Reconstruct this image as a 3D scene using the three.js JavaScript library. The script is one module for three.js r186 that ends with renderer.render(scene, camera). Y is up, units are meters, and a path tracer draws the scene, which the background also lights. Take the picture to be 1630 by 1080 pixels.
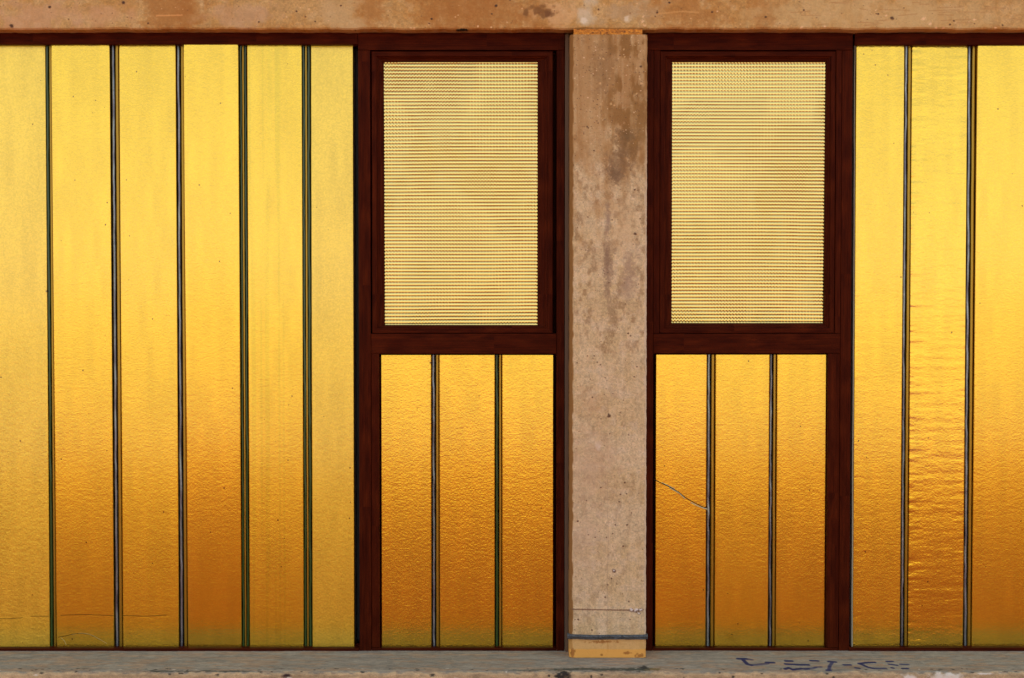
import * as THREE from 'three';
import { mergeGeometries } from 'three/addons/utils/BufferGeometryUtils.js';

// ---------------------------------------------------------------- camera, sky, sun, exposure
const scene = new THREE.Scene();
const EYE = 1.797, DIST = 6.35, PITCH = 1.6 * Math.PI / 180, FPX = 2500;   // focal length in photo pixels (1630 x 1080)
const camera = new THREE.PerspectiveCamera(2 * Math.atan(540 / FPX) * 180 / Math.PI, 1630 / 1080, 0.05, 900);
camera.position.set(0, EYE, DIST);
camera.lookAt(0, EYE - Math.tan(PITCH) * 10, DIST - 10);
scene.add(camera);

const renderer = new THREE.WebGLRenderer({ antialias: true });
renderer.setSize(1024, 678);
renderer.toneMapping = THREE.LinearToneMapping;
renderer.toneMappingExposure = 1.85;
renderer.shadowMap.enabled = true;

const SUN = new THREE.Vector3(0.42, 0.62, -0.66).normalize();               // behind the building: the facade is in open shade
function skyTexture() {
  const w = 256, h = 128, d = new Float32Array(w * h * 4);
  for (let j = 0; j < h; j++) for (let i = 0; i < w; i++) {
    const el = ((j + 0.5) / h - 0.5) * Math.PI, az = ((i + 0.5) / w - 0.5) * 2 * Math.PI;
    const dir = new THREE.Vector3(Math.cos(el) * Math.cos(az), Math.sin(el), Math.cos(el) * Math.sin(az));
    const c = Math.max(0, dir.dot(SUN)), up = Math.max(0, dir.y);
    const horizon = Math.exp(-up * 7), glow = 0.35 * Math.pow(c, 6);
    const k = (j * w + i) * 4;
    d[k] = 0.43 + 0.67 * horizon + glow; d[k + 1] = 0.51 + 0.59 * horizon + glow * 0.96; d[k + 2] = 0.65 + 0.45 * horizon + glow * 0.88; d[k + 3] = 1;
  }
  const t = new THREE.DataTexture(d, w, h, THREE.RGBAFormat, THREE.FloatType);
  t.mapping = THREE.EquirectangularReflectionMapping; t.magFilter = t.minFilter = THREE.LinearFilter; t.needsUpdate = true;
  return t;
}
scene.background = scene.environment = skyTexture();

const sun = new THREE.DirectionalLight(new THREE.Color(1, 0.93, 0.82), 3.6);
sun.position.copy(SUN).multiplyScalar(40); sun.target.position.set(0, 0, 0);
sun.castShadow = true; sun.shadow.mapSize.set(2048, 2048); sun.shadow.radius = 1;
Object.assign(sun.shadow.camera, { left: -40, right: 40, top: 40, bottom: -40, near: 1, far: 120 });
scene.add(sun, sun.target);

// ---------------------------------------------------------------- helpers
// world x / y of a photo pixel on the upright plane at depth z
const X = (px, z = 0) => (px - 815) / FPX * (DIST - z) / Math.cos(PITCH);
const Y = (py, z = 0) => {
  const v = (540 - py) / FPX, dy = v * Math.cos(PITCH) - Math.sin(PITCH), dz = Math.cos(PITCH) + v * Math.sin(PITCH);
  return EYE + dy / dz * (DIST - z);
};
const onLevel = (px, py, y) => {                                            // point of a photo pixel on a level plane
  const v = (540 - py) / FPX, dy = v * Math.cos(PITCH) - Math.sin(PITCH), dz = Math.cos(PITCH) + v * Math.sin(PITCH), t = (y - EYE) / dy;
  return [(px - 815) / FPX * t, DIST - dz * t];
};
function rng(seed) { let s = seed >>> 0; return () => { s = (s + 0x6D2B79F5) >>> 0; let t = Math.imul(s ^ (s >>> 15), 1 | s); t = (t + Math.imul(t ^ (t >>> 7), 61 | t)) ^ t; return ((t ^ (t >>> 14)) >>> 0) / 4294967296; }; }
const hash = (x, y, s) => { let h = Math.imul(x, 374761393) + Math.imul(y, 668265263) + Math.imul(s, 1442695041) | 0; h = Math.imul(h ^ (h >>> 13), 1274126177); return ((h ^ (h >>> 16)) >>> 0) / 4294967296; };
function noise(x, y, s) {
  const xi = Math.floor(x), yi = Math.floor(y); let u = x - xi, v = y - yi;
  u = u * u * u * (u * (u * 6 - 15) + 10); v = v * v * v * (v * (v * 6 - 15) + 10);
  const a = hash(xi, yi, s), b = hash(xi + 1, yi, s), c = hash(xi, yi + 1, s), d = hash(xi + 1, yi + 1, s);
  return (a + (b - a) * u) * (1 - v) + (c + (d - c) * u) * v;
}
const fbm = (x, y, s, n = 4) => { let a = 0.5, r = 0, t = 0; for (let i = 0; i < n; i++) { r += a * noise(x, y, s + i * 17); t += a; a *= 0.5; x *= 2.03; y *= 2.03; } return r / t; };
const clamp = (v, a = 0, b = 1) => Math.min(b, Math.max(a, v));
const smooth = (a, b, v) => { const t = clamp((v - a) / (b - a)); return t * t * (3 - 2 * t); };
const lin = (r, g, b) => new THREE.Color().setRGB(r, g, b);

const taken = {};
const numbered = n => { const k = taken[n] = (taken[n] ?? -1) + 1; return k ? `${n}_${String(k).padStart(3, '0')}` : n; };
function mesh(name, geo, mat, parent) {
  const m = new THREE.Mesh(geo, mat); m.name = parent ? name : numbered(name); m.castShadow = m.receiveShadow = true;
  (parent ?? scene).add(m); return m;
}
function thing(name, label, category, group) {
  const o = new THREE.Group(); o.name = numbered(name); o.userData = { label, category, kind: 'thing' }; if (group) o.userData.group = group; scene.add(o); return o;
}
function box(x0, x1, y0, y1, z0, z1) { const g = new THREE.BoxGeometry(x1 - x0, y1 - y0, z1 - z0); g.translate((x0 + x1) / 2, (y0 + y1) / 2, (z0 + z1) / 2); return g; }
// surface strip: profile points [a, b] swept along a list of stations; put(a, b, s) gives xyz, uv(a, b, s, arc) gives texture place
function sweep(profile, stations, put, uv, creases = true) {
  const pos = [], tex = [], idx = []; let arc = 0;
  const ns = stations.length;
  for (let i = 0; i + 1 < profile.length; i++) {
    const p = profile[i], q = profile[i + 1], l = Math.hypot(q[0] - p[0], q[1] - p[1]), base = pos.length / 3;
    for (const s of stations) { pos.push(...put(p[0], p[1], s)); tex.push(...uv(p[0], p[1], s, arc)); pos.push(...put(q[0], q[1], s)); tex.push(...uv(q[0], q[1], s, arc + l)); }
    for (let k = 0; k + 1 < ns; k++) { const a = base + k * 2; idx.push(a, a + 1, a + 3, a, a + 3, a + 2); }
    arc += l;
  }
  const g = new THREE.BufferGeometry(); g.setAttribute('position', new THREE.Float32BufferAttribute(pos, 3)); g.setAttribute('uv', new THREE.Float32BufferAttribute(tex, 2)); g.setIndex(idx); g.computeVertexNormals();
  return g;
}
const range = (a, b, n) => Array.from({ length: n + 1 }, (_, i) => a + (b - a) * i / n);

// a painted sheet: rgb (sRGB 0..255) and height (0..1), addressed in photo pixels px0..px1 x py0..py1
class Sheet {
  constructor(w, h, px0, px1, py0, py1) { Object.assign(this, { w, h, px0, px1, py0, py1, c: new Float32Array(w * h * 3), z: new Float32Array(w * h).fill(0.6) }); }
  each(f, a = this.px0, b = this.px1, c = this.py0, d = this.py1) {
    const sx = this.w / (this.px1 - this.px0), sy = this.h / (this.py1 - this.py0);
    const i0 = Math.max(0, Math.floor((a - this.px0) * sx)), i1 = Math.min(this.w, Math.ceil((b - this.px0) * sx) + 1), j0 = Math.max(0, Math.floor((c - this.py0) * sy)), j1 = Math.min(this.h, Math.ceil((d - this.py0) * sy) + 1);
    for (let j = j0; j < j1; j++) for (let i = i0; i < i1; i++) f(this.px0 + (i + 0.5) / sx, this.py0 + (j + 0.5) / sy, j * this.w + i);
  }
  mixAt(k, col, a, dz = 0) { for (let n = 0; n < 3; n++) this.c[k * 3 + n] += (col[n] - this.c[k * 3 + n]) * a; this.z[k] += dz * a; }
  // blotch with a ragged outline and grain of its own
  blot(x, y, rx, ry, col, a, s = 1, ragged = 0.8, grain = 6, dz = 0) {
    this.each((px, py, k) => {
      const d = Math.hypot((px - x) / rx, (py - y) / ry) + (fbm(px / grain, py / grain, s, 4) - 0.5) * 2 * ragged;
      const t = 1 - smooth(0.3, 1.05, d); if (t > 0) this.mixAt(k, col, t * a, dz);
    }, x - rx * 2, x + rx * 2, y - ry * 2, y + ry * 2);
  }
  line(pts, r, col, a, s = 1, dz = 0, ry = r) {
    for (let i = 0; i + 1 < pts.length; i++) {
      const [x0, y0] = pts[i], [x1, y1] = pts[i + 1];
      this.each((px, py, k) => {
        const sc = r / ry, dx = x1 - x0, dy = (y1 - y0) * sc, ex = px - x0, ey = (py - y0) * sc, t = clamp((ex * dx + ey * dy) / (dx * dx + dy * dy || 1));
        const d = Math.hypot(ex - dx * t, ey - dy * t) / r + (noise(px / 2, py / 2, s) - 0.5) * 0.6, e = 1 - smooth(0.6, 1.1, d);
        if (e > 0) this.mixAt(k, col, e * a, dz);
      }, Math.min(x0, x1) - r * 2, Math.max(x0, x1) + r * 2, Math.min(y0, y1) - ry * 2, Math.max(y0, y1) + ry * 2);
    }
  }
  pit(x, y, r, s, dark = [58, 34, 20]) { this.blot(x, y, r, r * 0.9, dark, 0.85, s, 0.35, 2.5, -0.45); }
  chip(x, y, r, s, col = [236, 214, 188]) { this.blot(x, y, r, r * 0.8, col, 0.8, s, 0.9, 2.2, 0.04); }
  textures(wrapS = THREE.MirroredRepeatWrapping) {
    const a = new Uint8Array(this.w * this.h * 4), b = new Uint8Array(this.w * this.h * 4);
    for (let j = 0; j < this.h; j++) for (let i = 0; i < this.w; i++) {
      const k = j * this.w + i, o = ((this.h - 1 - j) * this.w + i) * 4, z = clamp(this.z[k]) * 255;
      for (let n = 0; n < 3; n++) { a[o + n] = clamp(this.c[k * 3 + n], 0, 255); b[o + n] = z; } a[o + 3] = b[o + 3] = 255;
    }
    return [a, b].map((d, n) => { const t = new THREE.DataTexture(d, this.w, this.h); t.magFilter = t.minFilter = THREE.LinearFilter; t.wrapS = wrapS; t.wrapT = THREE.MirroredRepeatWrapping; if (!n) t.colorSpace = THREE.SRGBColorSpace; t.needsUpdate = true; return t; });
  }
}
// cast concrete: a base tone, patches, sand grain, air holes
function concrete(sh, base, warm, grey, seed, o = {}) {
  sh.each((px, py, k) => {
    const big = fbm(px / 90, py / 55, seed, 4), mid = fbm(px / 16, py / 13, seed + 5, 4), vert = fbm(px / 9, py / 140, seed + 9, 3), fine = noise(px / 1.1, py / 1.1, seed + 11) - 0.5, sand = noise(px / 2.4, py / 2.4, seed + 13) - 0.5;
    const w = smooth(0.42, 0.66, big * 0.65 + vert * 0.35), g = smooth(0.5, 0.72, mid);
    for (let n = 0; n < 3; n++) {
      let v = base[n]; v += (warm[n] - v) * w * (o.warm ?? 0.75); v += (grey[n] - v) * g * (o.grey ?? 0.5);
      sh.c[k * 3 + n] = v * (1 + fine * (o.fine ?? 0.13) + sand * (o.sand ?? 0.14) + (mid - 0.5) * 0.18);
    }
    sh.z[k] = 0.6 + fine * 0.10 + sand * 0.14 + (mid - 0.5) * 0.3;
  });
}
function concreteMaterial(sh, bump = 0.003, rough = 0.9, wrapS) {
  const [map, bumpMap] = sh.textures(wrapS);
  return new THREE.MeshStandardMaterial({ map, bumpMap, bumpScale: bump, roughness: rough });
}

// ---------------------------------------------------------------- materials
const woodTex = (() => {
  const sh = new Sheet(256, 1024, 0, 256, 0, 1024);
  sh.each((px, py, k) => {
    const g = fbm(px / 3, py / 160, 3, 4), w = fbm(px / 40, py / 90, 7, 3), f = noise(px / 1.2, py / 5, 9) - 0.5;
    const m = 0.72 + g * 0.42 + (w - 0.5) * 0.4 + f * 0.14; sh.c[k * 3] = 205 * m; sh.c[k * 3 + 1] = 205 * m * (0.94 + 0.12 * w); sh.c[k * 3 + 2] = 200 * m;
    sh.z[k] = 0.5 + (g - 0.5) * 0.7 + f * 0.3;
  });
  const r = rng(31); for (let i = 0; i < 90; i++) sh.blot(r() * 256, r() * 1024, 1 + r() * 2, 1.5 + r() * 4, i % 7 ? [150, 148, 140] : [255, 250, 240], 0.55, i, 0.6, 2);
  return sh.textures(THREE.RepeatWrapping);
})();
woodTex.forEach(t => { t.wrapS = t.wrapT = THREE.RepeatWrapping; });
const paint = new THREE.MeshPhysicalMaterial({ color: lin(0.098, 0.0125, 0.0025), map: woodTex[0], bumpMap: woodTex[1], bumpScale: 0.0006, roughness: 0.5, specularIntensity: 0.06 });
const gasketRubber = new THREE.MeshPhysicalMaterial({ color: lin(0.09, 0.085, 0.08), roughness: 1 });         // grey rubber gasket behind the joints
const silverBead = new THREE.MeshPhysicalMaterial({ color: lin(0.36, 0.38, 0.43), metalness: 0.85, roughness: 0.34, map: woodTex[0] });
const greenBead = new THREE.MeshPhysicalMaterial({ color: lin(0.03, 0.06, 0.012), roughness: 0.18, specularIntensity: 0.8 });
const edgeGlass = new THREE.MeshPhysicalMaterial({ color: lin(0.34, 0.20, 0.018), metalness: 0.7, roughness: 0.25 });
const brownSeal = new THREE.MeshStandardMaterial({ color: lin(0.12, 0.07, 0.035), roughness: 0.8 });
const paleSeal = new THREE.MeshStandardMaterial({ color: lin(0.33, 0.29, 0.19), roughness: 0.7 });

// ---------------------------------------------------------------- the ground before the facade
const LEDGE = 0.35;
{
  const gs = new Sheet(512, 512, 0, 512, 0, 512); concrete(gs, [214, 196, 164], [206, 182, 140], [200, 190, 170], 71);
  const gm = concreteMaterial(gs, 0.01, 0.95); gm.map.wrapS = gm.map.wrapT = THREE.RepeatWrapping;
  const g = new THREE.PlaneGeometry(700, 700); g.rotateX(-Math.PI / 2); { const u = g.attributes.uv; for (let i = 0; i < u.count; i++) u.setXY(i, u.getX(i) * 120, u.getY(i) * 120); }
  const ground = mesh('ground', g, gm); ground.userData.kind = 'structure';
  const ys = new Sheet(512, 512, 0, 512, 0, 512); concrete(ys, [202, 102, 36], [206, 104, 36], [188, 96, 40], 73);
  const ym = concreteMaterial(ys, 0.006, 0.9);
  const yg = new THREE.PlaneGeometry(60, 10); yg.rotateX(-Math.PI / 2); yg.translate(0, 0.004, 5.36); { const u = yg.attributes.uv; for (let i = 0; i < u.count; i++) u.setXY(i, u.getX(i) * 20, u.getY(i) * 5); }
  const yard = mesh('unseen_yard_paving', yg, ym); yard.userData.kind = 'structure';  // unseen; depth and orange chosen for the reflection in the glass
}

// ---------------------------------------------------------------- concrete: beam, pillar, ledge
const BEAM_Z = 0.085, SOFFIT = Y(52, 0);
{
  const sh = new Sheet(2048, 144, -200, 1830, -60, 60), r = rng(5);
  concrete(sh, [190, 146, 86], [182, 130, 64], [184, 150, 104], 11, { warm: 0.7, grey: 0.45 });
  for (const [x, w, a] of [[268, 46, 0.75], [305, 26, 0.7], [590, 26, 0.7], [735, 75, 0.75], [700, 30, 0.4], [800, 60, 0.6], [860, 40, 0.5], [1085, 70, 0.6], [1215, 30, 0.5]]) { sh.blot(x, 14, w, 60, [164, 102, 40], a * 0.5, x, 0.9, 26); sh.blot(x, 14, w * 1.1, 60, [158, 96, 34], a * 0.5, x + 2, 1.2, 6); }
  for (const [x, y, w, h, c] of [[395, 25, 70, 30, [190, 146, 108]], [545, 25, 45, 40, [196, 160, 110]], [890, 25, 40, 32, [220, 174, 124]], [935, 22, 16, 30, [206, 190, 166]], [1005, 18, 55, 30, [178, 146, 108]], [1330, 24, 150, 40, [200, 164, 108]], [1500, 24, 130, 40, [200, 164, 108]], [60, 28, 90, 30, [196, 146, 106]], [170, 24, 70, 24, [198, 146, 100]]]) sh.blot(x, y, w, h, c, 0.55, x, 0.8, 18);
  for (const [x, y] of [[928, 32], [998, 30]]) sh.blot(x, y, 7, 7, [228, 208, 180], 0.65, x, 0.6, 5);
  sh.blot(860, 18, 26, 12, [120, 76, 34], 0.75, 44, 1, 9); sh.blot(875, 22, 14, 6, [108, 66, 30], 0.7, 45, 1, 6);
  sh.line([[252, 25], [292, 24]], 1.6, [216, 150, 84], 0.7, 5); sh.line([[1045, 22], [1085, 18], [1110, 20]], 1.5, [206, 150, 84], 0.6, 6);
  for (const [x, y, q] of [[239, 37, 2.2], [22, 41, 4], [83, 11, 3], [200, 4, 4], [414, 35, 2], [474, 18, 2], [503, 34, 2], [544, 9, 2], [688, 30, 2.5], [790, 9, 3], [783, 22, 2], [952, 15, 2.6], [1045, 20, 2.6], [1132, 19, 2.2], [1217, 27, 2.4], [1064, 4, 2.4], [1515, 33, 2], [1509, 39, 2], [1592, 40, 2], [1395, 22, 2], [1417, 29, 4], [1277, 16, 2]]) sh.pit(x, y, q, x);
  for (const [x, y, q] of [[494, 14, 2], [660, 45, 2.4], [655, 44, 2], [761, 42, 2.4], [782, 43, 1.8], [863, 45, 2], [1022, 34, 4], [1025, 40, 3], [1023, 26, 2.4], [1274, 44, 2.4], [1391, 16, 2], [1407, 25, 2.4], [1310, 43, 3], [1467, 30, 4], [1477, 38, 4], [1488, 45, 3], [1499, 46, 3], [1547, 31, 3], [1581, 44, 2], [1140, 18, 2]]) sh.chip(x, y, q, x, [236, 190, 140]);
  for (let i = 0; i < 520; i++) { const x = -200 + r() * 2030, y = -60 + r() * 112, q = 0.6 + r() * r() * 1.3; r() < 0.6 ? sh.pit(x, y, q, i, [96, 60, 34]) : sh.chip(x, y, q, i, [226, 178, 128]); }
  for (let i = 0; i < 26; i++) sh.line([[1200 + r() * 430, 4 + r() * 40], [1200 + r() * 430, 4 + r() * 40]].map((p, n, a) => n ? [a[0][0] + 12 + r() * 40, a[0][1] - 3 + r() * 6] : p), 0.9, [160, 106, 58], 0.35, i);
  sh.each((px, py, k) => sh.mixAt(k, [190, 158, 116], 0.75 * smooth(47.5, 49.5, py + (noise(px / 7, 1, 3) - 0.5) * 3)), -200, 1830, 45, 60);   // paler tone along the arris and soffit
  sh.blot(735, 47.5, 11, 2.2, [18, 12, 8], 1, 9, 0.5, 4, -0.6);
  const m = concreteMaterial(sh, 0.004);
  const yAt = p => Y(p, BEAM_Z), x0 = X(-200, BEAM_Z), x1 = X(1830, BEAM_Z), span = yAt(-60) - yAt(60), vOf = y => (y - yAt(60)) / span;
  const beam = thing('concrete_beam', 'tan stained concrete beam running across the top above the brown frames', 'beam');
  const top = 1.0 + SOFFIT, ch = 0.006;
  const prof = [[-0.6, SOFFIT], [BEAM_Z - ch - 0.004, SOFFIT], [BEAM_Z - ch, SOFFIT], [BEAM_Z, SOFFIT + ch], [BEAM_Z, SOFFIT + 0.02], [BEAM_Z, top]];
  const wob = (x, y) => (y < SOFFIT + 0.015 ? (noise(x * 14, 3, 8) - 0.5) * 0.004 + (noise(x * 60, 3, 9) - 0.5) * 0.003 : 0);
  const g = sweep(prof, range(-8, 8, 1200), (z, y, x) => [x, y + wob(x, y), z - (y < SOFFIT + 0.01 && z > 0 ? Math.abs(wob(x + 3, y)) : 0)], (z, y, x) => [(x - x0) / (x1 - x0), z < BEAM_Z - 0.001 ? vOf(SOFFIT) - (BEAM_Z - z) * 0.4 : vOf(y)]);
  mesh('beam_face', g, m, beam);
  const plain = new THREE.MeshStandardMaterial({ color: lin(0.42, 0.28, 0.17), roughness: 0.9 });
  mesh('unseen_upper_wall', box(-16, 16, top, 7.0, -7, BEAM_Z - 0.003), plain, beam);  // unseen mass, sized to throw its shade over the yard
  mesh('beam_core', box(-15.99, 15.99, SOFFIT + 0.03, top - 0.004, -7, BEAM_Z - 0.05), plain, beam);
  mesh('end_wall', box(-16, -6.2, 0, SOFFIT + 0.026, -7, 0.02), plain, beam); mesh('end_wall', box(6.2, 16, 0, SOFFIT + 0.026, -7, 0.02), plain, beam);
}
const PIL_Z = 0.125, PX0 = 907, PX1 = 1029.5;
{
  const sh = new Sheet(256, 2048, 900, 1036, 40, 1060), r = rng(15);
  concrete(sh, [204, 174, 130], [194, 160, 108], [188, 162, 130], 21, { warm: 0.6, grey: 0.5, fine: 0.16, sand: 0.14 });
  sh.each((px, py, k) => { const e = fbm(px / 7, py / 11, 91, 5), q = fbm(px / 24, py / 60, 93, 3); sh.mixAt(k, [120, 84, 48], 0.42 * smooth(0.44, 0.72, e) * smooth(0.36, 0.62, q) * (py < 560 ? 1 : 0.45)); sh.mixAt(k, [222, 186, 138], 0.4 * smooth(0.56, 0.7, fbm(px / 5, py / 7, 95, 4))); });
  // upper third is browner and rougher: weather stain with a ragged foot
  sh.each((px, py, k) => { const e = fbm(px / 14, py / 30, 33, 4) - 0.5, st = fbm(px / 5, py / 60, 35, 3); sh.mixAt(k, [164, 118, 66], 0.8 * smooth(400, 140, py + e * 330) * (0.45 + st * 0.9)); });
  sh.each((px, py, k) => { const e = fbm(px / 12, py / 26, 43, 4); sh.mixAt(k, [134, 90, 38], 0.8 * smooth(0.36, 0.6, e) * smooth(955, 1005, px + (e - 0.5) * 90) * smooth(330, 190, py + (e - 0.5) * 150)); });
  for (const [x, y, w, h, c, a] of [[995, 232, 20, 26, [112, 78, 40], 0.75], [985, 262, 24, 22, [120, 88, 56], 0.75], [1000, 215, 16, 12, [104, 78, 46], 0.7], [978, 275, 12, 16, [110, 80, 52], 0.7], [1010, 190, 16, 40, [138, 98, 46], 0.6], [968, 350, 5, 28, [132, 104, 84], 0.75], [967, 400, 9, 26, [128, 96, 70], 0.75], [968, 440, 7, 40, [126, 96, 72], 0.7], [1002, 420, 14, 26, [150, 118, 92], 0.7], [998, 455, 16, 30, [152, 120, 92], 0.6], [975, 500, 8, 22, [138, 106, 72], 0.55], [992, 360, 20, 44, [206, 168, 120], 0.6], [940, 180, 20, 46, [186, 146, 96], 0.6], [930, 130, 14, 60, [170, 128, 78], 0.5], [960, 110, 20, 40, [128, 92, 52], 0.5], [942, 640, 22, 22, [186, 142, 96], 0.5], [952, 708, 6, 6, [226, 204, 182], 0.8], [945, 740, 40, 60, [188, 148, 110], 0.5], [930, 865, 30, 60, [190, 156, 124], 0.4]]) { sh.blot(x, y, w * 1.15, h * 1.15, c, a * 0.5, x + y, 1.1, 9); sh.blot(x, y, w, h, c, a * 0.5, x + y + 3, 1.2, 2.6); }
  sh.each((px, py, k) => { const e = noise(px / 3, py / 10, 51) - 0.5; sh.mixAt(k, [128, 82, 26], 0.85 * smooth(913.5, 910.5, px + e * 2.4)); sh.mixAt(k, [220, 196, 168], 0.6 * smooth(1025.5, 1028, px + e * 2.5) * smooth(120, 320, py)); });  // browner along one arris, paler along the other
  for (const [x, y, q] of [[970, 660, 3.4], [969, 657, 2], [971, 688, 1.6], [1001, 690, 1.4], [935, 564, 1.4], [946, 564, 1.4], [943, 630, 1.6], [1014, 581, 1.8], [1010, 597, 1.6], [951, 574, 1.4], [956, 578, 1.4], [995, 766, 2.2], [957, 774, 1.6], [988, 785, 1.6], [998, 784, 1.6], [986, 797, 1.8], [934, 795, 1.6], [920, 828, 2.2], [999, 834, 1.8], [1006, 815, 1.6], [937, 850, 1.6], [948, 854, 1.4], [966, 854, 1.6], [980, 834, 1.6], [993, 868, 1.8], [976, 848, 1.4], [978, 908, 4], [974, 920, 2], [968, 930, 2], [964, 950, 1.8], [1002, 957, 2], [921, 986, 2.2], [943, 1003, 2], [1004, 986, 1.8], [934, 200, 2], [936, 202, 1.6], [945, 238, 1.8], [1019, 105, 2.6], [1010, 300, 2.2], [1011, 370, 3], [1000, 528, 2], [1004, 532, 1.6]]) sh.pit(x, y, q, x + y, [84, 56, 36]);
  for (const [x, y, q] of [[975, 108, 2.6], [992, 78, 3], [993, 90, 3], [960, 93, 3], [955, 132, 3], [972, 164, 4], [977, 166, 3], [956, 164, 2.5], [1013, 148, 2.4], [1018, 125, 3], [1020, 132, 3], [1012, 108, 2.4], [1016, 64, 3]]) sh.chip(x, y, q * 0.8, x, [208, 164, 108]);
  for (const [x, y, q] of [[1006, 970, 4], [1014, 971, 4.5], [1021, 970, 3.6], [1018, 976, 2.4], [978, 907, 2.4]]) { sh.blot(x + 1, y + 1, q * 1.3, q, [96, 70, 56], 0.8, x, 0.7, 2); sh.chip(x, y, q * 0.8, x, [240, 228, 216]); }
  for (let i = 0; i < 900; i++) { const y = r() < 0.45 ? 55 + r() * 160 : 55 + r() * 960, x = 912 + r() * 116, q = 0.5 + r() * r() * 1.1; r() < 0.72 ? sh.pit(x, y, q, i, [110, 78, 50]) : sh.chip(x, y, q * 1.2, i, [222, 184, 142]); }
  sh.line([[911, 969.5], [1002, 971]], 1.3, [122, 88, 62], 0.75, 5, -0.3); sh.line([[967, 760], [969, 860], [967, 930], [968, 1045]], 0.7, [150, 122, 100], 0.28, 6);
  sh.line([[968, 1022], [969, 1036], [965, 1044]], 1, [150, 90, 30], 0.7, 7);
  sh.each((px, py, k) => { const e = (noise(px / 8, py / 8, 61) - 0.5) * 4; sh.mixAt(k, [216, 158, 84], 0.7 * smooth(1017, 1019, py)); sh.mixAt(k, [232, 160, 66], 0.8 * smooth(1033, 1035, py + e * 0.4)); }, 900, 1036, 1010, 1060);   // ochre sealing coat at the foot
  for (const [x, y, w, h] of [[1020, 1044, 8, 4], [1000, 1040, 6, 4], [958, 1043, 3, 2], [912, 1040, 4, 8], [960, 1022, 30, 3]]) sh.blot(x, y, w, h, [146, 84, 26], 0.7, x, 0.9, 4);
  const m = concreteMaterial(sh, 0.0035, 0.9);
  const pillar = thing('concrete_pillar', 'weathered square concrete pillar standing between the two window frames', 'pillar');
  const topY = Y(55, PIL_Z), x0 = X(PX0, PIL_Z), x1 = X(PX1, PIL_Z), c = 0.011;
  const u0 = X(900, PIL_Z), u1 = X(1036, PIL_Z), v0 = Y(1060, PIL_Z), v1 = Y(40, PIL_Z);
  const prof = [[x0, -0.3], [x0, PIL_Z - c], [x0 + c, PIL_Z], [x0 + c + 0.01, PIL_Z], [x1 - 0.008 - 0.01, PIL_Z], [x1 - 0.008, PIL_Z], [x1, PIL_Z - 0.008], [x1, -0.3]];
  const edge = (x, y) => (Math.abs(x - x0) < 0.02 || Math.abs(x - x1) < 0.02 ? (noise(y * 30, x * 9, 5) - 0.5) * 0.0016 + (noise(y * 150, x * 9, 6) - 0.5) * 0.0012 : 0);
  const g = sweep(prof, range(topY, LEDGE + 0.001, 500), (x, z, y) => [x + edge(x, y), y, z - Math.abs(edge(x, y + 4)) * (z > 0.05 ? 1 : 0)], (x, z, y) => [(x - u0) / (u1 - u0) + (PIL_Z - z) * (x < 0.4 ? -1 : 1) * 0.6, (y - v0) / (v1 - v0)]);
  mesh('shaft', g, m, pillar);
  const rs = new Sheet(256, 32, 0, 256, 0, 32), rr = rng(77);
  rs.each((px, py, k) => { const n = fbm(px / 9, py / 6, 5, 4), f = noise(px / 1.5, py / 1.5, 6) - 0.5; rs.c.set([192 * (0.75 + n * 0.5 + f * 0.2), 116 * (0.7 + n * 0.6 + f * 0.2), 34 * (0.7 + n * 0.6)], k * 3); rs.z[k] = n; });
  for (let i = 0; i < 60; i++) rs.blot(rr() * 256, rr() * 32, 1 + rr() * 4, 1 + rr() * 3, [98, 52, 18], 0.7, i, 0.8, 2);
  const rust = concreteMaterial(rs, 0.004);
  const xa = X(912.5, BEAM_Z), xb = X(1021, BEAM_Z), rustBox = sweep([[topY - 0.004, BEAM_Z + 0.014], [SOFFIT - 0.002, BEAM_Z + 0.012], [SOFFIT - 0.002, -0.3]], range(xa, xb, 80), (y, z, x) => [x, y + (noise(x * 60, 2, 7) - 0.5) * 0.003, z + (noise(x * 45, y * 60, 9) - 0.5) * 0.006], (y, z, x) => [(x - xa) / (xb - xa), (y - topY) / 0.03]);
  const bed = mesh('bearing_strip', rustBox, rust, pillar); bed.userData.label = 'rust coloured mortar strip between pillar and beam';
  const lid = sweep([[x0 + c, PIL_Z - 0.001], [x0 + c, -0.3]], [0, 1], (a, z, s) => [s ? x1 - 0.008 : a, topY - 0.0005, z], (a, z, s) => [s, z]);
  mesh('shaft_top', lid, m, pillar);
  // grey bitumen band near the foot
  const bs = new Sheet(512, 32, 0, 512, 0, 32);
  bs.each((px, py, k) => { const n = fbm(px / 14, py / 5, 5, 4), f = noise(px / 2, py / 2, 6) - 0.5, l = 0.55 + n * 0.8 + f * 0.5; bs.c.set([74 * l, 75 * l, 74 * l], k * 3); bs.z[k] = n; });
  const band = concreteMaterial(bs, 0.004, 0.6), yb = Y(1018.5, PIL_Z), yt = Y(1011, PIL_Z), bx0 = X(903.5, PIL_Z), bx1 = X(1032, PIL_Z);
  const bg = sweep([[yb, PIL_Z - 0.02], [yb + 0.001, PIL_Z + 0.006], [yt - 0.006, PIL_Z + 0.011], [yt, PIL_Z + 0.004], [yt + 0.001, PIL_Z - 0.02]], range(bx0, bx1, 90), (y, z, x) => [x, y + (noise(x * 30, 2, 3) - 0.5) * 0.004 - (x - bx0) * 0.006 + 0.001, z + (noise(x * 70, y * 80, 4) - 0.5) * 0.004], (y, z, x) => [(x - bx0) / (bx1 - bx0), (y - yb) / (yt - yb)]);
  mesh('base_band', bg, band, pillar).userData.label = 'dark grey sealing band round the foot of the pillar';
}
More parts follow.
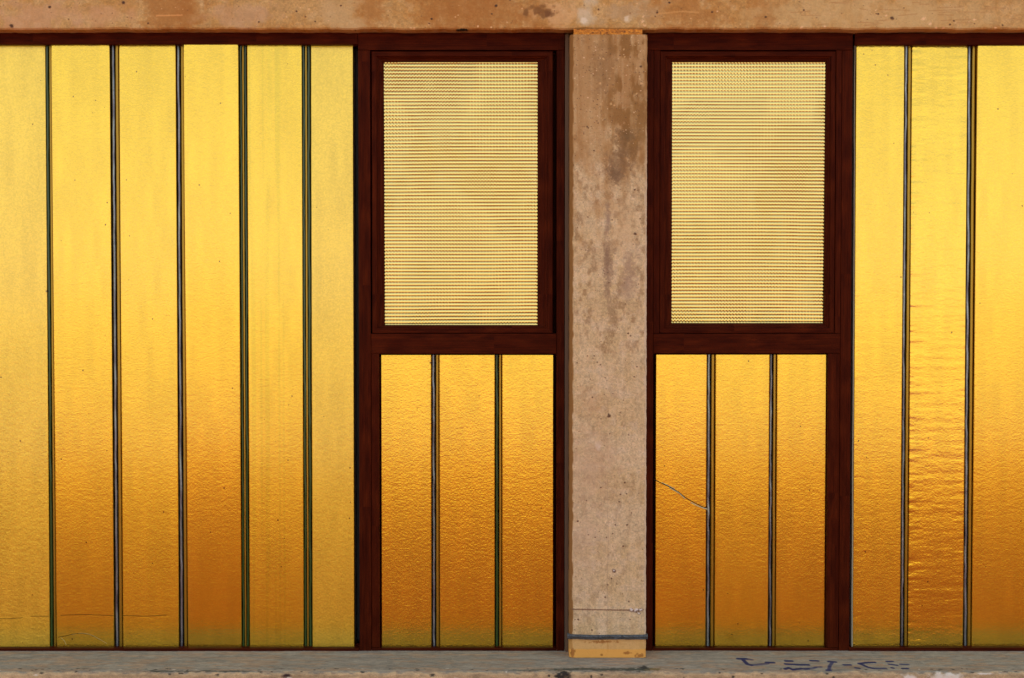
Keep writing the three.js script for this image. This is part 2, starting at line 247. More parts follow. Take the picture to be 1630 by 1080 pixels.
{
  // ledge: texture v runs from the back of the top (0.0) over the arris (0.355 m) down the front
  const W = 5.2, H = 0.65, FRONT = 0.355, sh = new Sheet(2048, 256, -W / 2, W / 2, 0, H), r = rng(25);
  const S = 1 / 0.00254;                                                      // sheet units are metres; noise scales want photo pixels
  sh.each((x, t, k) => {
    const px = x * S, py = t * S, big = fbm(px / 60, py / 12, 5, 4), mid = fbm(px / 9, py / 5, 6, 4), f = noise(px / 0.9, py / 0.7, 8) - 0.5, top = smooth(FRONT + 0.006, FRONT - 0.012, t + (mid - 0.5) * 0.03);
    const g = 0.86 + big * 0.22 + (mid - 0.5) * 0.3 + f * 0.2, w = smooth(0.45, 0.7, fbm(px / 25, py / 9, 15, 3));
    const a = [150 + 12 * w, 138 - 3 * w, 116 - 12 * w], b = [182, 154, 112];
    for (let n = 0; n < 3; n++) sh.c[k * 3 + n] = (a[n] * top + b[n] * (1 - top)) * g;
    sh.z[k] = 0.6 + (mid - 0.5) * 0.4 + f * 0.2;
  });
  const P = (px, py) => { const [x, z] = onLevel(px, py, LEDGE); return [x, z]; };
  const ink = [20, 22, 70];
  const stroke = (pts, a = 0.9, r0 = 0.007) => sh.line(pts.map(p => P(...p)), r0 * 1.25, ink, Math.min(1, a * 1.3), 3, 0, 0.017);
  stroke([[1176, 1049.5], [1187, 1049.5]], 1, 0.009); stroke([[1182, 1050], [1190, 1058], [1196, 1059.5]], 0.75); stroke([[1187, 1049.5], [1197, 1051]], 0.35); stroke([[1196, 1059.5], [1222, 1057]], 0.4); stroke([[1221, 1055.3], [1231, 1055.5]], 1, 0.008);
  stroke([[1251, 1052.7], [1261, 1052.7]], 1, 0.006); stroke([[1251, 1057.5], [1270, 1058.5], [1287, 1058.5]], 0.75); stroke([[1250, 1065], [1256, 1063.5], [1262, 1066], [1275, 1065], [1287, 1065]], 0.95); stroke([[1288, 1065], [1298, 1062.5], [1307, 1061.5]], 0.35); stroke([[1291, 1052], [1302, 1052.5]], 0.75);
  stroke([[1320, 1053.6], [1330, 1054.3]], 1, 0.008); stroke([[1325, 1055], [1321, 1061], [1320, 1067]], 0.5); stroke([[1317, 1067], [1322, 1067]], 0.6); stroke([[1344, 1059], [1354, 1059]], 0.8);
  stroke([[1393, 1055], [1380, 1055.3], [1368, 1056.8], [1374, 1059], [1382, 1062.5], [1390, 1064]], 0.9); stroke([[1390, 1064], [1410, 1064.2]], 0.5); stroke([[1363, 1064], [1368, 1064.5]], 0.95);
  stroke([[1412, 1053.5], [1421, 1053.5]], 0.8); stroke([[1416, 1058], [1428, 1059.5]], 0.7); stroke([[1434, 1058], [1446, 1058.5]], 0.5); stroke([[1437, 1064.6], [1445, 1064.6]], 0.95); stroke([[1420, 1063.5], [1422, 1064]], 0.7);
  const bl = (px, py, w, h, c, a, s) => { const [x, z] = P(px, py); sh.blot(x, z, w * 0.00254, h * 0.0095, c, a, s, 0.8, 0.012); };
  for (const [x, w] of [[950, 60], [1000, 40], [900, 26], [1020, 20]]) bl(x, 1066, w, 3, [56, 58, 44], 0.75, x);
  bl(898, 1071, 14, 4, [28, 22, 16], 0.9, 3); bl(1025, 1063, 8, 3, [34, 32, 24], 0.85, 4); bl(1040, 1066, 16, 3, [104, 84, 34], 0.6, 5); bl(850, 1067, 50, 2, [72, 74, 58], 0.6, 6);
  for (let i = 0; i < 150; i++) { const x = -2.5 + r() * 5, t = 0.33 + r() * r() * 0.1 - 0.03; sh.blot(x, t, 0.004 + r() * 0.008, 0.003 + r() * 0.006, r() < 0.75 ? [44, 38, 28] : [216, 200, 176], 0.8, i, 0.6, 0.006, -0.3); }
  for (const [x, w] of [[265, 40], [330, 40], [370, 30], [245, 20]]) bl(x, 1068.5, w, 1.2, [60, 58, 44], 0.7, x);
  for (let i = 0; i < 120; i++) sh.blot(-2.5 + r() * 5, r() * 0.33, 0.006 + r() * 0.02, 0.003 + r() * 0.006, r() < 0.5 ? [98, 100, 92] : [150, 148, 138], 0.45, i + 7, 0.7, 0.01);
  for (const [x0, x1, t0, t1] of [[1430, 1475, 0.353, 0.42], [1478, 1548, 0.346, 0.41], [1548, 1600, 0.35, 0.37], [925, 1000, 0.385, 0.46], [480, 560, 0.392, 0.46], [1160, 1290, 0.395, 0.46], [310, 345, 0.385, 0.45]]) sh.blot(X((x0 + x1) / 2, 0.355), (t0 + t1) / 2, (x1 - x0) * 0.00128, (t1 - t0) / 2, [226, 218, 200], 0.85, x0, 0.75, 0.02, 0.2);
  for (const [x, t, rx, ry, c] of [[454, 0.369, 0.024, 0.012, [40, 22, 18]], [455, 0.382, 0.022, 0.014, [226, 214, 196]], [453, 0.381, 0.006, 0.008, [30, 18, 14]]]) sh.blot(X(x, 0.355), t, rx, ry, c, 0.95, 4, 0.3, 0.01, 0.1);
  const m = concreteMaterial(sh, 0.005, 0.88);
  const ledge = thing('concrete_ledge', 'grey concrete ledge with blue marker writing along the foot of the facade', 'ledge');
  const prof = [[-0.12, LEDGE], [0.06, LEDGE], [0.2, LEDGE], [FRONT - 0.012, LEDGE], [FRONT - 0.003, LEDGE - 0.003], [FRONT, LEDGE - 0.012], [FRONT, LEDGE - 0.06], [FRONT, 0]];
  const wob = (x, z, y) => (z > FRONT - 0.02 ? (noise(x * 18, 2, 3) - 0.5) * 0.008 + (noise(x * 90, 2, 4) - 0.5) * 0.005 : 0);
  let arcOf = (z, y) => z < FRONT - 0.0125 ? z : FRONT + (LEDGE - y) * 0.98 - (z < FRONT - 0.002 ? 0.006 : 0) - (z < FRONT - 0.011 ? 0.006 : 0);
  const g = sweep(prof, range(-6.3, 6.3, 1300), (z, y, x) => [x, y - (y > 0.3 ? Math.abs(wob(x + 5, z)) * 0.5 : 0) + (y > LEDGE - 0.001 && z < 0.3 ? (noise(x * 6, z * 9, 6) - 0.5) * 0.002 : 0), z + wob(x, z, y)], (z, y, x) => [x / W + 0.5, 1 - arcOf(z, y) / H]);
  mesh('ledge_body', g, m, ledge);
  mesh('ledge_core', box(-6.3, 6.3, 0.001, LEDGE - 0.02, -0.3, FRONT - 0.02), new THREE.MeshStandardMaterial({ color: lin(0.35, 0.26, 0.18), roughness: 0.9 }), ledge);
}

// ---------------------------------------------------------------- gold coated glass
const TOPY = Y(70, -0.03), PH = 2.56;
// relief and soil of one glass strip, 256 x 2048 for 0.262 x PH metres
function goldMaterial(kind, seed, rough, o = {}) {
  const w = 256, h = 2048, b = new Uint8Array(w * h * 4), c = new Uint8Array(w * h * 4), r = rng(seed * 7 + 1);
  const specks = (o.specks ?? []).concat(Array.from({ length: 9 }, () => [r(), r(), 0.4 + r() * 0.5]));
  for (let j = 0; j < h; j++) for (let i = 0; i < w; i++) {
    const x = i * 262 / w, y = j * PH * 1000 / h;                               // millimetres
    const wrap = noise(x / 40, y / 60, seed + 3) - 0.5;
    let z;
    if (kind === 'grain') z = 0.5 + (noise(x / 5, y / 5, seed) - 0.5) * 0.55 + (noise(x / 2.4, y / 2.4, seed + 1) - 0.5) * 0.3 + (noise(x / 14, y / 12, seed + 2) - 0.5) * 0.5;
    else {
      const ham = (noise((x + wrap * 10) / 7, y / 5, seed) - 0.5) * 0.66 + (noise(x / 4, y / 3.4, seed + 1) - 0.5) * 0.36 + (noise(x / 26, y / 13, seed + 2) - 0.5) * 0.4;
      z = 0.5 + ham * (o.hammer ?? 1);
    }
    const e = Math.abs(x / 262 - 0.5) * 2;
    if (o.ripple) { const k = Math.pow(e, 3) * 0.7 + 0.3; z += (noise(x / 150 + 3, y / 21, seed + 21) - 0.5) * o.ripple * k + (noise(x / 40, y / 11, seed + 22) - 0.5) * o.ripple * 0.6 * k; }
    const q = (j * w + i) * 4, Z = clamp(z) * 255; b[q] = b[q + 1] = b[q + 2] = Z; b[q + 3] = 255;
    let t = 0.955 + (noise(x / 30, y / 160, seed + 31) - 0.5) * 0.05 + (fbm(x / 5, y / 4, seed + 33, 2) - 0.5) * (kind === 'grain' ? 0.13 : 0.075), gr = 1;
    if (o.streak) { const s = smooth(0.5, 0.75, noise(x / 9, y / 1500, seed + 41)) * (x < 150 ? 1 : 0.2); t -= 0.04 * s; gr += 0.02 * s; }
    c[q] = clamp(t) * 255; c[q + 1] = clamp(t * gr - 0.004) * 255; c[q + 2] = clamp(t * 0.99) * 255; c[q + 3] = 255;
  }
  for (const [u, v, q] of specks) {
    const ci = u * w, cj = v * h, rad = q * 4;
    for (let j = Math.max(0, Math.floor(cj - rad * 2)); j < Math.min(h, cj + rad * 2); j++) for (let i = Math.max(0, Math.floor(ci - rad * 2)); i < Math.min(w, ci + rad * 2); i++) {
      const d = Math.hypot((i - ci) / rad, (j - cj) / rad) + (noise(i / 2, j / 2, seed) - 0.5) * 0.5, a = 1 - smooth(0.5, 1, d), p = (j * w + i) * 4;
      if (a > 0) { c[p] *= 1 - 0.55 * a; c[p + 1] *= 1 - 0.65 * a; c[p + 2] *= 1 - 0.6 * a; }
    }
  }
  const mk = (d, srgb) => { const t = new THREE.DataTexture(d, w, h); t.magFilter = t.minFilter = THREE.LinearFilter; t.wrapS = t.wrapT = THREE.MirroredRepeatWrapping; if (srgb) t.colorSpace = THREE.SRGBColorSpace; t.needsUpdate = true; return t; };
  return new THREE.MeshPhysicalMaterial({ color: o.tint ?? lin(0.79, 0.505, 0.028), metalness: 1, roughness: rough * 0.66, clearcoat: 1, clearcoatRoughness: 0.12, map: mk(c, true), bumpMap: mk(b), bumpScale: (o.bump ?? 0.0006) * 0.42 });
}
// channel glass strip: flat face with rounded arrises and side flanges
function stripGeometry(x0, x1, y0, y1) {
  const r = 0.006, a = [[x0, -0.055], [x0, -r]]; for (let i = 1; i <= 4; i++) { const t = i / 4 * Math.PI / 2; a.push([x0 + r - Math.cos(t) * r, -r + Math.sin(t) * r]); }
  const n = a.length, right = a.map(([x, z]) => [x0 + x1 - x, z]).reverse(), prof = a.concat(right);
  const pos = [], uv = [], idx = [];
  const cx = (x0 + x1) / 2; const ys = range(y0, y1, 6);
  prof.forEach(([x, z], i) => ys.forEach(y => { pos.push(x - cx, y - y0, z); uv.push((x - x0) / 0.262 + z, (TOPY - y) / PH); }));
  const m = ys.length; for (let i = 0; i + 1 < prof.length; i++) for (let k = 0; k + 1 < m; k++) { const p = i * m + k; idx.push(p, p + m, p + m + 1, p, p + m + 1, p + 1); }
  const g = new THREE.BufferGeometry(); g.setAttribute('position', new THREE.Float32BufferAttribute(pos, 3)); g.setAttribute('uv', new THREE.Float32BufferAttribute(uv, 2)); g.setIndex(idx); g.computeVertexNormals();
  return [g, cx, y0];
}
const GZ = -0.03;                                                            // plane of the glass faces
function strip(parent, px0, px1, py0, py1, mat, lean = 0, yaw = 0) {
  const [g, cx, y0] = stripGeometry(X(px0, GZ), X(px1, GZ), Y(py1, GZ), Y(py0, GZ));
  const m = mesh('glass_strip', g, mat, parent); m.position.set(cx, y0, GZ); m.rotation.set(lean, yaw, 0); return m;
}
function joint(parent, px0, px1, py0, py1, kind, seed) {
  const x0 = X(px0, GZ), x1 = X(px1, GZ), y0 = Y(py1, GZ), y1 = Y(py0, GZ), w = x1 - x0;
  mesh('joint_gasket', box(x0 - 0.004, x1 + 0.004, y0, y1, GZ - 0.075, GZ - 0.054), gasketRubber, parent);
  const roll = (name, a, b, z, mat, sd, wob = 0.0012) => {
    const r = (b - a) / 2, c = (a + b) / 2, prof = []; for (let i = 0; i <= 8; i++) { const t = Math.PI * i / 8; prof.push([c - Math.cos(t) * r, z - r * 0.9 + Math.sin(t) * r * 0.9]); }
    prof.unshift([a, z - 0.03]); prof.push([b, z - 0.03]);
    const pos = [], idx = [], uv = [], ys = range(y0, y1, 90), m = ys.length;
    prof.forEach(([x, zz]) => ys.forEach(y => { const d = (noise(y * 22, sd, 5) - 0.5) * wob * 2 + (noise(y * 6, sd, 6) - 0.5) * wob * 2; pos.push(x + d, y, zz + d * 0.7); uv.push(x, y); }));
    for (let i = 0; i + 1 < prof.length; i++) for (let k = 0; k + 1 < m; k++) { const p = i * m + k; idx.push(p, p + m, p + m + 1, p, p + m + 1, p + 1); }
    const g = new THREE.BufferGeometry(); g.setAttribute('position', new THREE.Float32BufferAttribute(pos, 3)); g.setAttribute('uv', new THREE.Float32BufferAttribute(uv, 2)); g.setIndex(idx); g.computeVertexNormals();
    mesh(name, g, mat, parent);
  };
  if (kind === 'silver') { roll('joint_bead', x0 + w * 0.10, x0 + w * 0.42, GZ - 0.006, silverBead, seed); roll('glass_edge', x0 + w * 0.55, x0 + w * 0.95, GZ - 0.003, edgeGlass, seed + 9, 0.0003); }
  else if (kind === 'green') { roll('joint_bead', x0 + w * 0.06, x0 + w * 0.42, GZ - 0.004, greenBead, seed); roll('glass_edge', x0 + w * 0.56, x0 + w * 0.95, GZ - 0.003, edgeGlass, seed + 9, 0.0003); }
  else { roll('joint_bead', x0 + w * 0.04, x0 + w * 0.3, GZ - 0.004, greenBead, seed); roll('glass_edge', x0 + w * 0.34, x0 + w * 0.58, GZ - 0.004, edgeGlass, seed + 9, 0.0003); roll('joint_bead', x0 + w * 0.62, x0 + w * 0.9, GZ - 0.005, greenBead, seed + 3); }
}
// bars of the painted frames, with eased arrises; uv in metres along the bar
function bar(x0, x1, y0, y1, z0, z1, e = 0.0015) {
  const s = new THREE.Shape(); s.moveTo(x0 + e, y0 + e); s.lineTo(x1 - e, y0 + e); s.lineTo(x1 - e, y1 - e); s.lineTo(x0 + e, y1 - e); s.closePath();
  const g = new THREE.ExtrudeGeometry(s, { depth: z1 - z0 - 2 * e, bevelEnabled: true, bevelThickness: e, bevelSize: e, bevelSegments: 2 }); g.translate(0, 0, z0 + e);
  const p = g.attributes.position, u = g.attributes.uv, tall = y1 - y0 > x1 - x0; for (let i = 0; i < u.count; i++) { const a = tall ? p.getX(i) : p.getY(i), b = tall ? p.getY(i) : p.getX(i); u.setXY(i, (a + p.getZ(i)) / 0.12 + x0 * 3.1, b / 0.9 + y0 * 1.7 + x0); }
  return g;
}
const pbar = (parent, name, px0, px1, py0, py1, z0 = -0.09, z1 = 0, zr = 0) => mesh(name, bar(X(px0, zr), X(px1, zr), Y(py1, zr), Y(py0, zr), z0, z1), paint, parent);
// mitred side of a picture-frame moulding: profile [inset, z], side 0 bottom, 1 right, 2 top, 3 left
function moulding(x0, x1, y0, y1, profile, side) {
  const P = (a, s) => { const c = [[x0 + a, y0 + a], [x1 - a, y0 + a], [x1 - a, y1 - a], [x0 + a, y1 - a]]; return c[(side + s) % 4]; };
  return sweep(profile, [0, 1], (a, z, s) => { const p = P(a, s); return [p[0], p[1], z]; }, (a, z, s, arc) => { const p = P(a, s); return [arc / 0.12 + side * 0.3 + x0, (side % 2 ? p[1] : p[0]) / 0.9]; });
}

// ---------------------------------------------------------------- glass walls left and right of the windows
const M = {
  grainA: goldMaterial('grain', 101, 0.50, { tint: lin(0.80, 0.535, 0.05), bump: 0.0009, specks: [[0.83, 0.057 + 0.0, 0.5], [0.7, 0.126, 0.8]] }),
  hamA: goldMaterial('hammer', 113, 0.36, { specks: [[0.34, 0.083, 0.7], [0.82, 0.285, 0.9], [0.85, 0.25, 0.8], [0.82, 0.1, 0.4], [0.8, 0.46, 0.4]], hammer: 0.9 }),
  hamB: goldMaterial('hammer', 127, 0.38, { hammer: 0.95 }),
  hamC: goldMaterial('hammer', 139, 0.32, { hammer: 0.85, ripple: 0.35, tint: lin(0.79, 0.495, 0.026) }),
  hamD: goldMaterial('hammer', 151, 0.38, { hammer: 0.8, streak: 1 }),
  grainB: goldMaterial('grain', 163, 0.50, { tint: lin(0.77, 0.515, 0.048), bump: 0.0006 }),
  w1: goldMaterial('hammer', 173, 0.33, { hammer: 1.15 }), w2: goldMaterial('hammer', 181, 0.33, { hammer: 1.25, tint: lin(0.80, 0.50, 0.026) }), w3: goldMaterial('hammer', 191, 0.32, { hammer: 1.15 }),
  w4: goldMaterial('hammer', 197, 0.33, { hammer: 1.0, tint: lin(0.80, 0.495, 0.026) }), w5: goldMaterial('hammer', 211, 0.35, { hammer: 0.9 }), w6: goldMaterial('hammer', 223, 0.33, { hammer: 0.95 }),
  r1: goldMaterial('hammer', 229, 0.34, { hammer: 0.6, ripple: 0.7, bump: 0.001, specks: [[0.3, 0.033, 0.8], [0.12, 0.016, 0.6], [0.25, 0.01, 0.5]] }), r2: goldMaterial('hammer', 233, 0.30, { hammer: 0.3, ripple: 1.15, bump: 0.0021 }), r3: goldMaterial('hammer', 241, 0.33, { hammer: 0.75, ripple: 0.3, bump: 0.0007 }),
};
const T = 71, B = 1031;
const D2R = Math.PI / 180;
{
  const wall = thing('glass_wall', 'tall gold glass strip wall left of the windows, six strips in view', 'glass wall', 'glass strip walls');
  strip(wall, -18, 75, T, B, M.grainA, -0.1 * D2R, 0.2 * D2R); strip(wall, 85, 178, T, B, M.hamA, 0.2 * D2R); strip(wall, 191.5, 282, T, B, M.hamB, 0.0 * D2R, -0.2 * D2R); strip(wall, 295.5, 382.5, T, B, M.hamC, 0.5 * D2R); strip(wall, 394.5, 482, T, B, M.hamD, 0.05 * D2R, 0.2 * D2R); strip(wall, 495, 563.5, T, B, M.grainB, -0.2 * D2R);
  joint(wall, 75, 85, T, B, 'green', 1); joint(wall, 178, 191.5, T, B, 'silver', 2); joint(wall, 282, 295.5, T, B, 'silver', 3); joint(wall, 382.5, 394.5, T, B, 'double', 4); joint(wall, 482, 495, T, B, 'double', 5);
  const cyc = [M.hamB, M.hamA, M.hamC, M.hamD];
  for (let i = 0; i < 13; i++) { const a = -30 - i * 103.5; strip(wall, a - 91, a, T, B, cyc[i % 4], (hash(i, 3, 5) - 0.5) * 0.5 * D2R); joint(wall, a, a + 12, T, B, i % 2 ? 'silver' : 'green', 20 + i); }
  mesh('joint_gasket', box(X(563, GZ), X(572, 0), Y(B, 0), Y(T, 0), -0.16, -0.13), gasketRubber, wall);
  pbar(wall, 'head_rail', -1400, 570.5, 52, 70.5); pbar(wall, 'foot_rail', -1400, 570.5, 1032.5, 1040.5, -0.09, 0.004); mesh('foot_gasket', box(X(-1400), X(570), Y(1033, 0), Y(1030, 0), -0.09, -0.045), paint, wall);
  // thin dark line across three strips and a shell break at the corner of one
  const darkLineMat = new THREE.MeshPhysicalMaterial({ color: lin(0.07, 0.03, 0.004), roughness: 0.8, specularIntensity: 0.1 }), chipMat = new THREE.MeshPhysicalMaterial({ color: lin(0.5, 0.36, 0.12), roughness: 0.2, metalness: 0.3 });
  const fine = (parent, pts, r, mat, name = 'hairline_mark') => { const c = new THREE.CatmullRomCurve3(pts.map(([x, y]) => new THREE.Vector3(X(x, GZ), Y(y, GZ), GZ + 0.0004)), false, 'centripetal'); mesh(name, new THREE.TubeGeometry(c, 60, r, 4), mat, parent); };
  fine(wall, [[-10, 985], [12, 985.3], [32, 984]], 0.0009, darkLineMat); fine(wall, [[44, 981.5], [74, 981.5]], 0.0009, darkLineMat); fine(wall, [[92, 980], [130, 979], [177, 980.5]], 0.0011, darkLineMat); fine(wall, [[193, 980.5], [230, 981.3], [262, 979.5]], 0.0011, darkLineMat);
  fine(wall, [[88, 1015], [100, 1013], [120, 1009], [137, 1010.5], [150, 1016]], 0.0011, darkLineMat); fine(wall, [[110, 1011], [125, 1008.5], [140, 1011], [153, 1017.5], [166, 1025]], 0.0008, chipMat); fine(wall, [[93, 1016], [98, 1021], [101, 1027]], 0.001, chipMat);

  const wr = thing('glass_wall', 'tall gold glass strip wall at the right edge with rippled middle strip', 'glass wall', 'glass strip walls');
  strip(wr, 1359.5, 1437, T + 1, B - 1, M.r1, 0.1 * D2R, -0.1 * D2R); strip(wr, 1449, 1538, T + 1, B - 1, M.r2, -0.05 * D2R); strip(wr, 1551, 1641, T + 1, B - 1, M.r3, 0.35 * D2R, 0.1 * D2R);
  joint(wr, 1437, 1449, T + 1, B - 1, 'silver', 41); joint(wr, 1538, 1551, T + 1, B - 1, 'silver', 42);
  for (let i = 0; i < 13; i++) { const a = 1653 + i * 103.5; strip(wr, a, a + 91, T + 1, B - 1, cyc[(i + 1) % 4], (hash(i, 4, 5) - 0.5) * 0.5 * D2R); joint(wr, a - 12, a, T + 1, B - 1, i % 2 ? 'silver' : 'green', 50 + i); }
  pbar(wr, 'head_rail', 1358.5, 3030, 53, 71.5); pbar(wr, 'foot_rail', 1354.5, 3030, 1031.5, 1037.5, -0.09, 0.004); mesh('foot_gasket', box(X(1357), X(3030), Y(1032, 0), Y(1029, 0), -0.09, -0.045), paint, wr);
  mesh('joint_gasket', box(X(1357, 0), X(1361, GZ), Y(B, 0), Y(T, 0), -0.09, -0.06), gasketRubber, wr);
  const sealG = sweep([[0, GZ - 0.01], [0.002, GZ + 0.012], [0.007, GZ + 0.012], [0.01, GZ - 0.01]], range(Y(1030, GZ), Y(73, GZ), 90), (a, z, y) => [X(1355.6, GZ) + a * (1 - (y - 0.37) * 0.26) + 0.003 + (noise(y * 9, 2, 3) - 0.5) * 0.002, y, z], (a, z, y) => [a, y]);
  mesh('seal_strip', sealG, paleSeal, wr);
}

// ---------------------------------------------------------------- the two window frames
const paneMat = new THREE.MeshPhysicalMaterial({ color: lin(0.64, 0.475, 0.125), metalness: 1, roughness: 0.08, clearcoat: 1, clearcoatRoughness: 0.05 });
function paneGeometry(w, h, seed) {
  const cu = Math.round(w / 0.0128), cv = Math.round(h / 0.01397), nx = cu * 6, ny = cv * 10, pos = [], nor = [], idx = [], uv = [];
  // pressed cushions: rows parted by V grooves about 2 mm deep, shallower where the roller pressed less, and notched by the columns
  const H = (x, y) => {
    const wy = y + (noise(x * 3, y * 3, seed + 6) - 0.5) * 0.003, m = fbm(x * 4, y * 3.2, seed, 3), n = fbm(x * 4, y * 5, seed + 40, 3);
    const cu_ = 2 * Math.PI * x / w * cu, t = wy / h * cv + Math.sin(cu_) * (n - 0.5) * 0.5, d = Math.abs(t - Math.floor(t) - 0.5), s = clamp(1 - d / 0.24);
    const cell = hash(Math.floor(x / w * cu + 0.5), Math.floor(t), seed), dots = 0.2 + 0.68 * smooth(0.38, 0.54, n) + (cell - 0.5) * 0.2, press = (0.76 + 0.4 * smooth(0.38, 0.6, m)) * (0.86 + 0.28 * cell);
    return -0.0024 * press * (0.4 * s * s * (3 - 2 * s) + 0.6 * s) * (1 - dots * (0.5 - 0.5 * Math.cos(cu_))) + 0.00012 * Math.cos(2 * Math.PI * t) + (noise(x * 7, y * 6, seed + 9) - 0.5) * 0.0006;
  };
  for (let j = 0; j <= ny; j++) for (let i = 0; i <= nx; i++) {
    const x = w * i / nx, y = h * j / ny, e = 0.0005, z = H(x, y), dx = (H(x + e, y) - z) / e, dy = (H(x, y + e) - z) / e, l = Math.hypot(dx, dy, 1);
    pos.push(x, y, z); nor.push(-dx / l, -dy / l, 1 / l); uv.push(x, y);
    if (i < nx && j < ny) { const a = j * (nx + 1) + i; idx.push(a, a + 1, a + nx + 2, a, a + nx + 2, a + nx + 1); }
  }
  const g = new THREE.BufferGeometry(); g.setAttribute('position', new THREE.Float32BufferAttribute(pos, 3)); g.setAttribute('normal', new THREE.Float32BufferAttribute(nor, 3)); g.setAttribute('uv', new THREE.Float32BufferAttribute(uv, 2)); g.setIndex(idx); return g;
}
const PZ = -0.034;
function windowUnit(label, d) {
  const u = thing('window_unit', label, 'window', 'brown framed windows');
  pbar(u, 'mullion', d.l0, d.l1, 80, 1040.5); pbar(u, 'mullion', d.r0, d.r1, 80, 1040.5); pbar(u, 'head_rail', d.l0, d.r1, 52.3, 79.6);
  pbar(u, 'transom', d.l1 + 0.4, d.r0 - 0.4, 531.5, d.gt - 2, -0.09, -0.002); pbar(u, 'foot_rail', d.l1 + 0.4, d.r0 - 0.4, 1032.5, 1040.3, -0.09, -0.001);
  if (d.k0 > d.l1 + 3) pbar(u, 'jamb', d.l1 + 0.5, d.k0, d.gt - 1.7, 1032, -0.09, -0.003); if (d.k1 < d.r0 - 3) pbar(u, 'jamb', d.k1, d.r0 - 0.5, d.gt - 1.7, 1032, -0.09, -0.003);
  // opening sash: four mitred sides with a stepped bead
  const s = new THREE.Group(); s.name = 'sash'; u.add(s);
  const x0 = X(d.s0), x1 = X(d.s1), y0 = Y(530.8), y1 = Y(81.2), px = 0.00254;
  const sides = [['sash_rail', Y(d.p3) - y0], ['sash_stile', x1 - X(d.p1)], ['sash_rail', y1 - Y(d.p2)], ['sash_stile', X(d.p0) - x0]];
  const w = 0.046;   // nominal moulding width; the bead takes up the rest
  const prof = [[0, -0.05], [0, -0.008], [0.002, -0.005], [0.019, -0.005], [0.021, -0.007], [0.021, -0.013], [0.024, -0.013], [0.027, -0.015]];
  sides.forEach(([n, wid], i) => {
    // each side keeps its own width: shift the inner outline to the pane edge
    const inner = prof.map(([a, z]) => [Math.min(a, wid - 0.008), z]);
    mesh(n, moulding(x0, x1, y0, y1, inner.concat([[0.0275, -0.016]]), i), paint, s);
  });
  const bx0 = x0 + 0.0265, bx1 = x1 - 0.0265, by0 = y0 + 0.0265, by1 = y1 - 0.0265, gx0 = X(d.p0, PZ), gx1 = X(d.p1, PZ), gy0 = Y(d.p3, PZ), gy1 = Y(d.p2, PZ);
  // glazing bead between the sash and the pane
  const O = [[bx0, by0], [bx1, by0], [bx1, by1], [bx0, by1]], I = [[gx0, gy0], [gx1, gy0], [gx1, gy1], [gx0, gy1]];
  for (let i = 0; i < 4; i++) {
    const j = (i + 1) % 4, at = (t, e) => [O[e][0] + (I[e][0] - O[e][0]) * t, O[e][1] + (I[e][1] - O[e][1]) * t];
    const pr = [[0, -0.0165], [0.15, -0.017], [0.2, -0.02], [0.62, -0.021], [0.7, -0.024], [1, PZ + 0.004], [1.0, PZ - 0.006]];
    mesh('glazing_bead', sweep(pr, [0, 1], (t, z, e) => { const p = at(t, e ? j : i); return [p[0], p[1], z]; }, (t, z, e) => { const p = at(t, e ? j : i); return [t * 0.3 + i * 0.2, (i % 2 ? p[1] : p[0]) / 0.9]; }), paint, s);
  }
  const pane = mesh('pane', paneGeometry(gx1 - gx0 + 0.004, gy1 - gy0 + 0.004, d.seed), paneMat, s); pane.position.set(gx0 - 0.002, gy0 - 0.002, PZ - 0.01); pane.rotation.x = 0.7 * D2R; pane.userData.label = 'gold patterned glass pane with a fine pressed grid';
  // lower strips
  const e = [d.k0 + 2, ...d.joints.flat(), d.k1 - 2];
  for (let i = 0; i < 3; i++) strip(u, e[i * 2], e[i * 2 + 1], d.gt, d.gb, d.mats[i], d.lean[i] * D2R, d.yaw[i] * D2R);
  d.joints.forEach(([a, b], i) => joint(u, a, b, d.gt, d.gb, d.kinds[i], d.seed + i));
  mesh('backing', box(X(d.l0 + 1), X(d.r1 - 1), Y(1039), Y(54), -0.12, -0.0905), paint, u);
  return u;
}
const w1 = windowUnit('brown window frame with gold panes left of the concrete pillar', { l0: 571, l1: 590, r0: 886, r1: 898.5, k0: 603, k1: 884, s0: 592, s1: 880, p0: 612, p1: 855.5, p2: 99.5, p3: 517.5, gt: 565.5, gb: 1030.5, joints: [[686.5, 699], [788, 799]], kinds: ['silver', 'green'], mats: [M.w1, M.w2, M.w3], lean: [0.2, 0.35, 0.3], yaw: [0, 0.1, -0.1], seed: 301 });
mesh('seal_strip', bar(X(899.2), X(905), Y(1046), Y(55), -0.05, 0.012), brownSeal, w1);
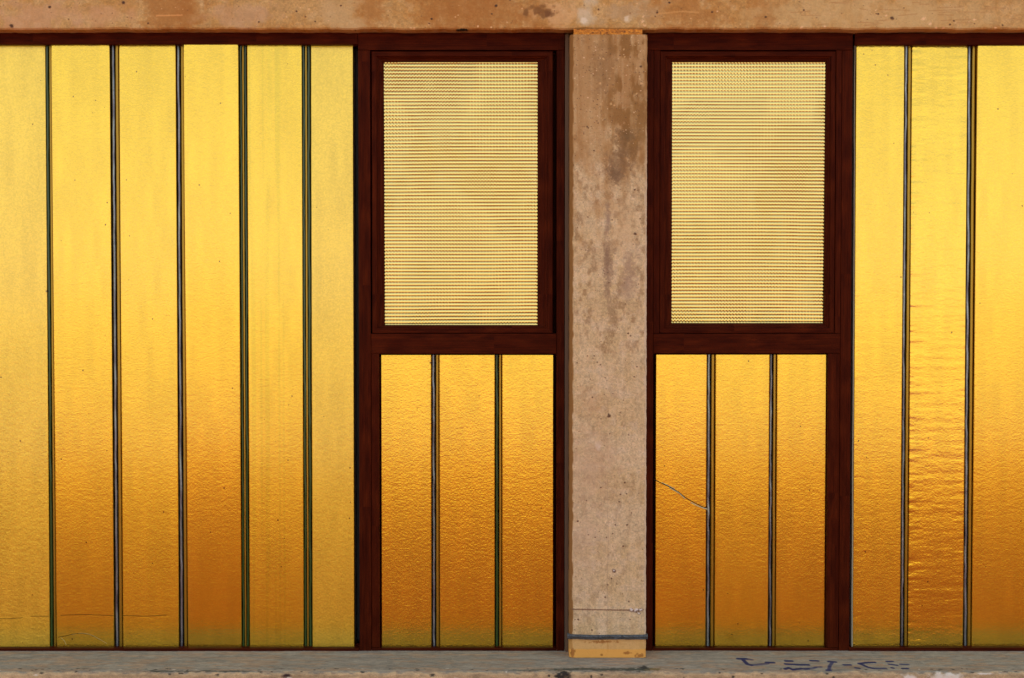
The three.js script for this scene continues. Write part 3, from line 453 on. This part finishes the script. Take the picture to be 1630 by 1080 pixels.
const w2 = windowUnit('brown window frame with gold panes right of the pillar, one lower strip cracked', { l0: 1029, l1: 1040, r0: 1338.5, r1: 1355, k0: 1041, k1: 1319, s0: 1050, s1: 1329, p0: 1069, p1: 1311.5, p2: 99.5, p3: 514.5, gt: 565, gb: 1029.5, joints: [[1125.5, 1139], [1225.5, 1237]], kinds: ['silver', 'silver'], mats: [M.w4, M.w5, M.w6], lean: [0.35, 0.25, 0.3], yaw: [-0.1, 0.1, 0], seed: 337 });
pbar(w2, 'stile', 1040.3, 1049.6, 80, 531, -0.09, -0.001); pbar(w2, 'stile', 1329.4, 1338, 80, 531, -0.09, -0.001);
{
  const dark = new THREE.MeshPhysicalMaterial({ color: lin(0.04, 0.034, 0.014), roughness: 0.7, specularIntensity: 0.2 }), pale = new THREE.MeshPhysicalMaterial({ color: lin(0.6, 0.52, 0.28), roughness: 0.25 });
  const pts = [[1042, 764], [1054, 769.5], [1066, 775], [1075, 780], [1083, 785], [1091, 792], [1100, 797.5], [1111, 803], [1120, 807], [1127, 809]];  // where the first lower strip is cracked
  const tube = (d, r, m, a, b, z) => { const c = new THREE.CatmullRomCurve3(pts.slice(a, b).map(([x, y], i) => new THREE.Vector3(X(x, GZ), Y(y + d + (hash(i, a, 4) - 0.5), GZ), GZ + z + (Y(y, GZ) - Y(1029.5, GZ)) * Math.tan(0.35 * D2R))), false, 'catmullrom', 0.1); mesh('hairline_mark', new THREE.TubeGeometry(c, 40, r, 4), m, w2); };
  tube(0, 0.0017, dark, 0, 10, 0.0006); tube(1.7, 0.0018, pale, 2, 6, 0.001); tube(2.2, 0.002, pale, 6, 10, 0.001); tube(-1.4, 0.0013, pale, 1, 4, 0.001);
}
// inner wall that closes the building behind the glass
{ const iw = thing('inner_wall', 'dark inner wall behind the gold glass strips', 'wall'); mesh('inner_wall_body', box(-6.2, 6.2, 0, SOFFIT + 0.028, -0.5, -0.32), new THREE.MeshStandardMaterial({ color: lin(0.2, 0.15, 0.1), roughness: 0.9 }), iw); }

renderer.render(scene, camera);
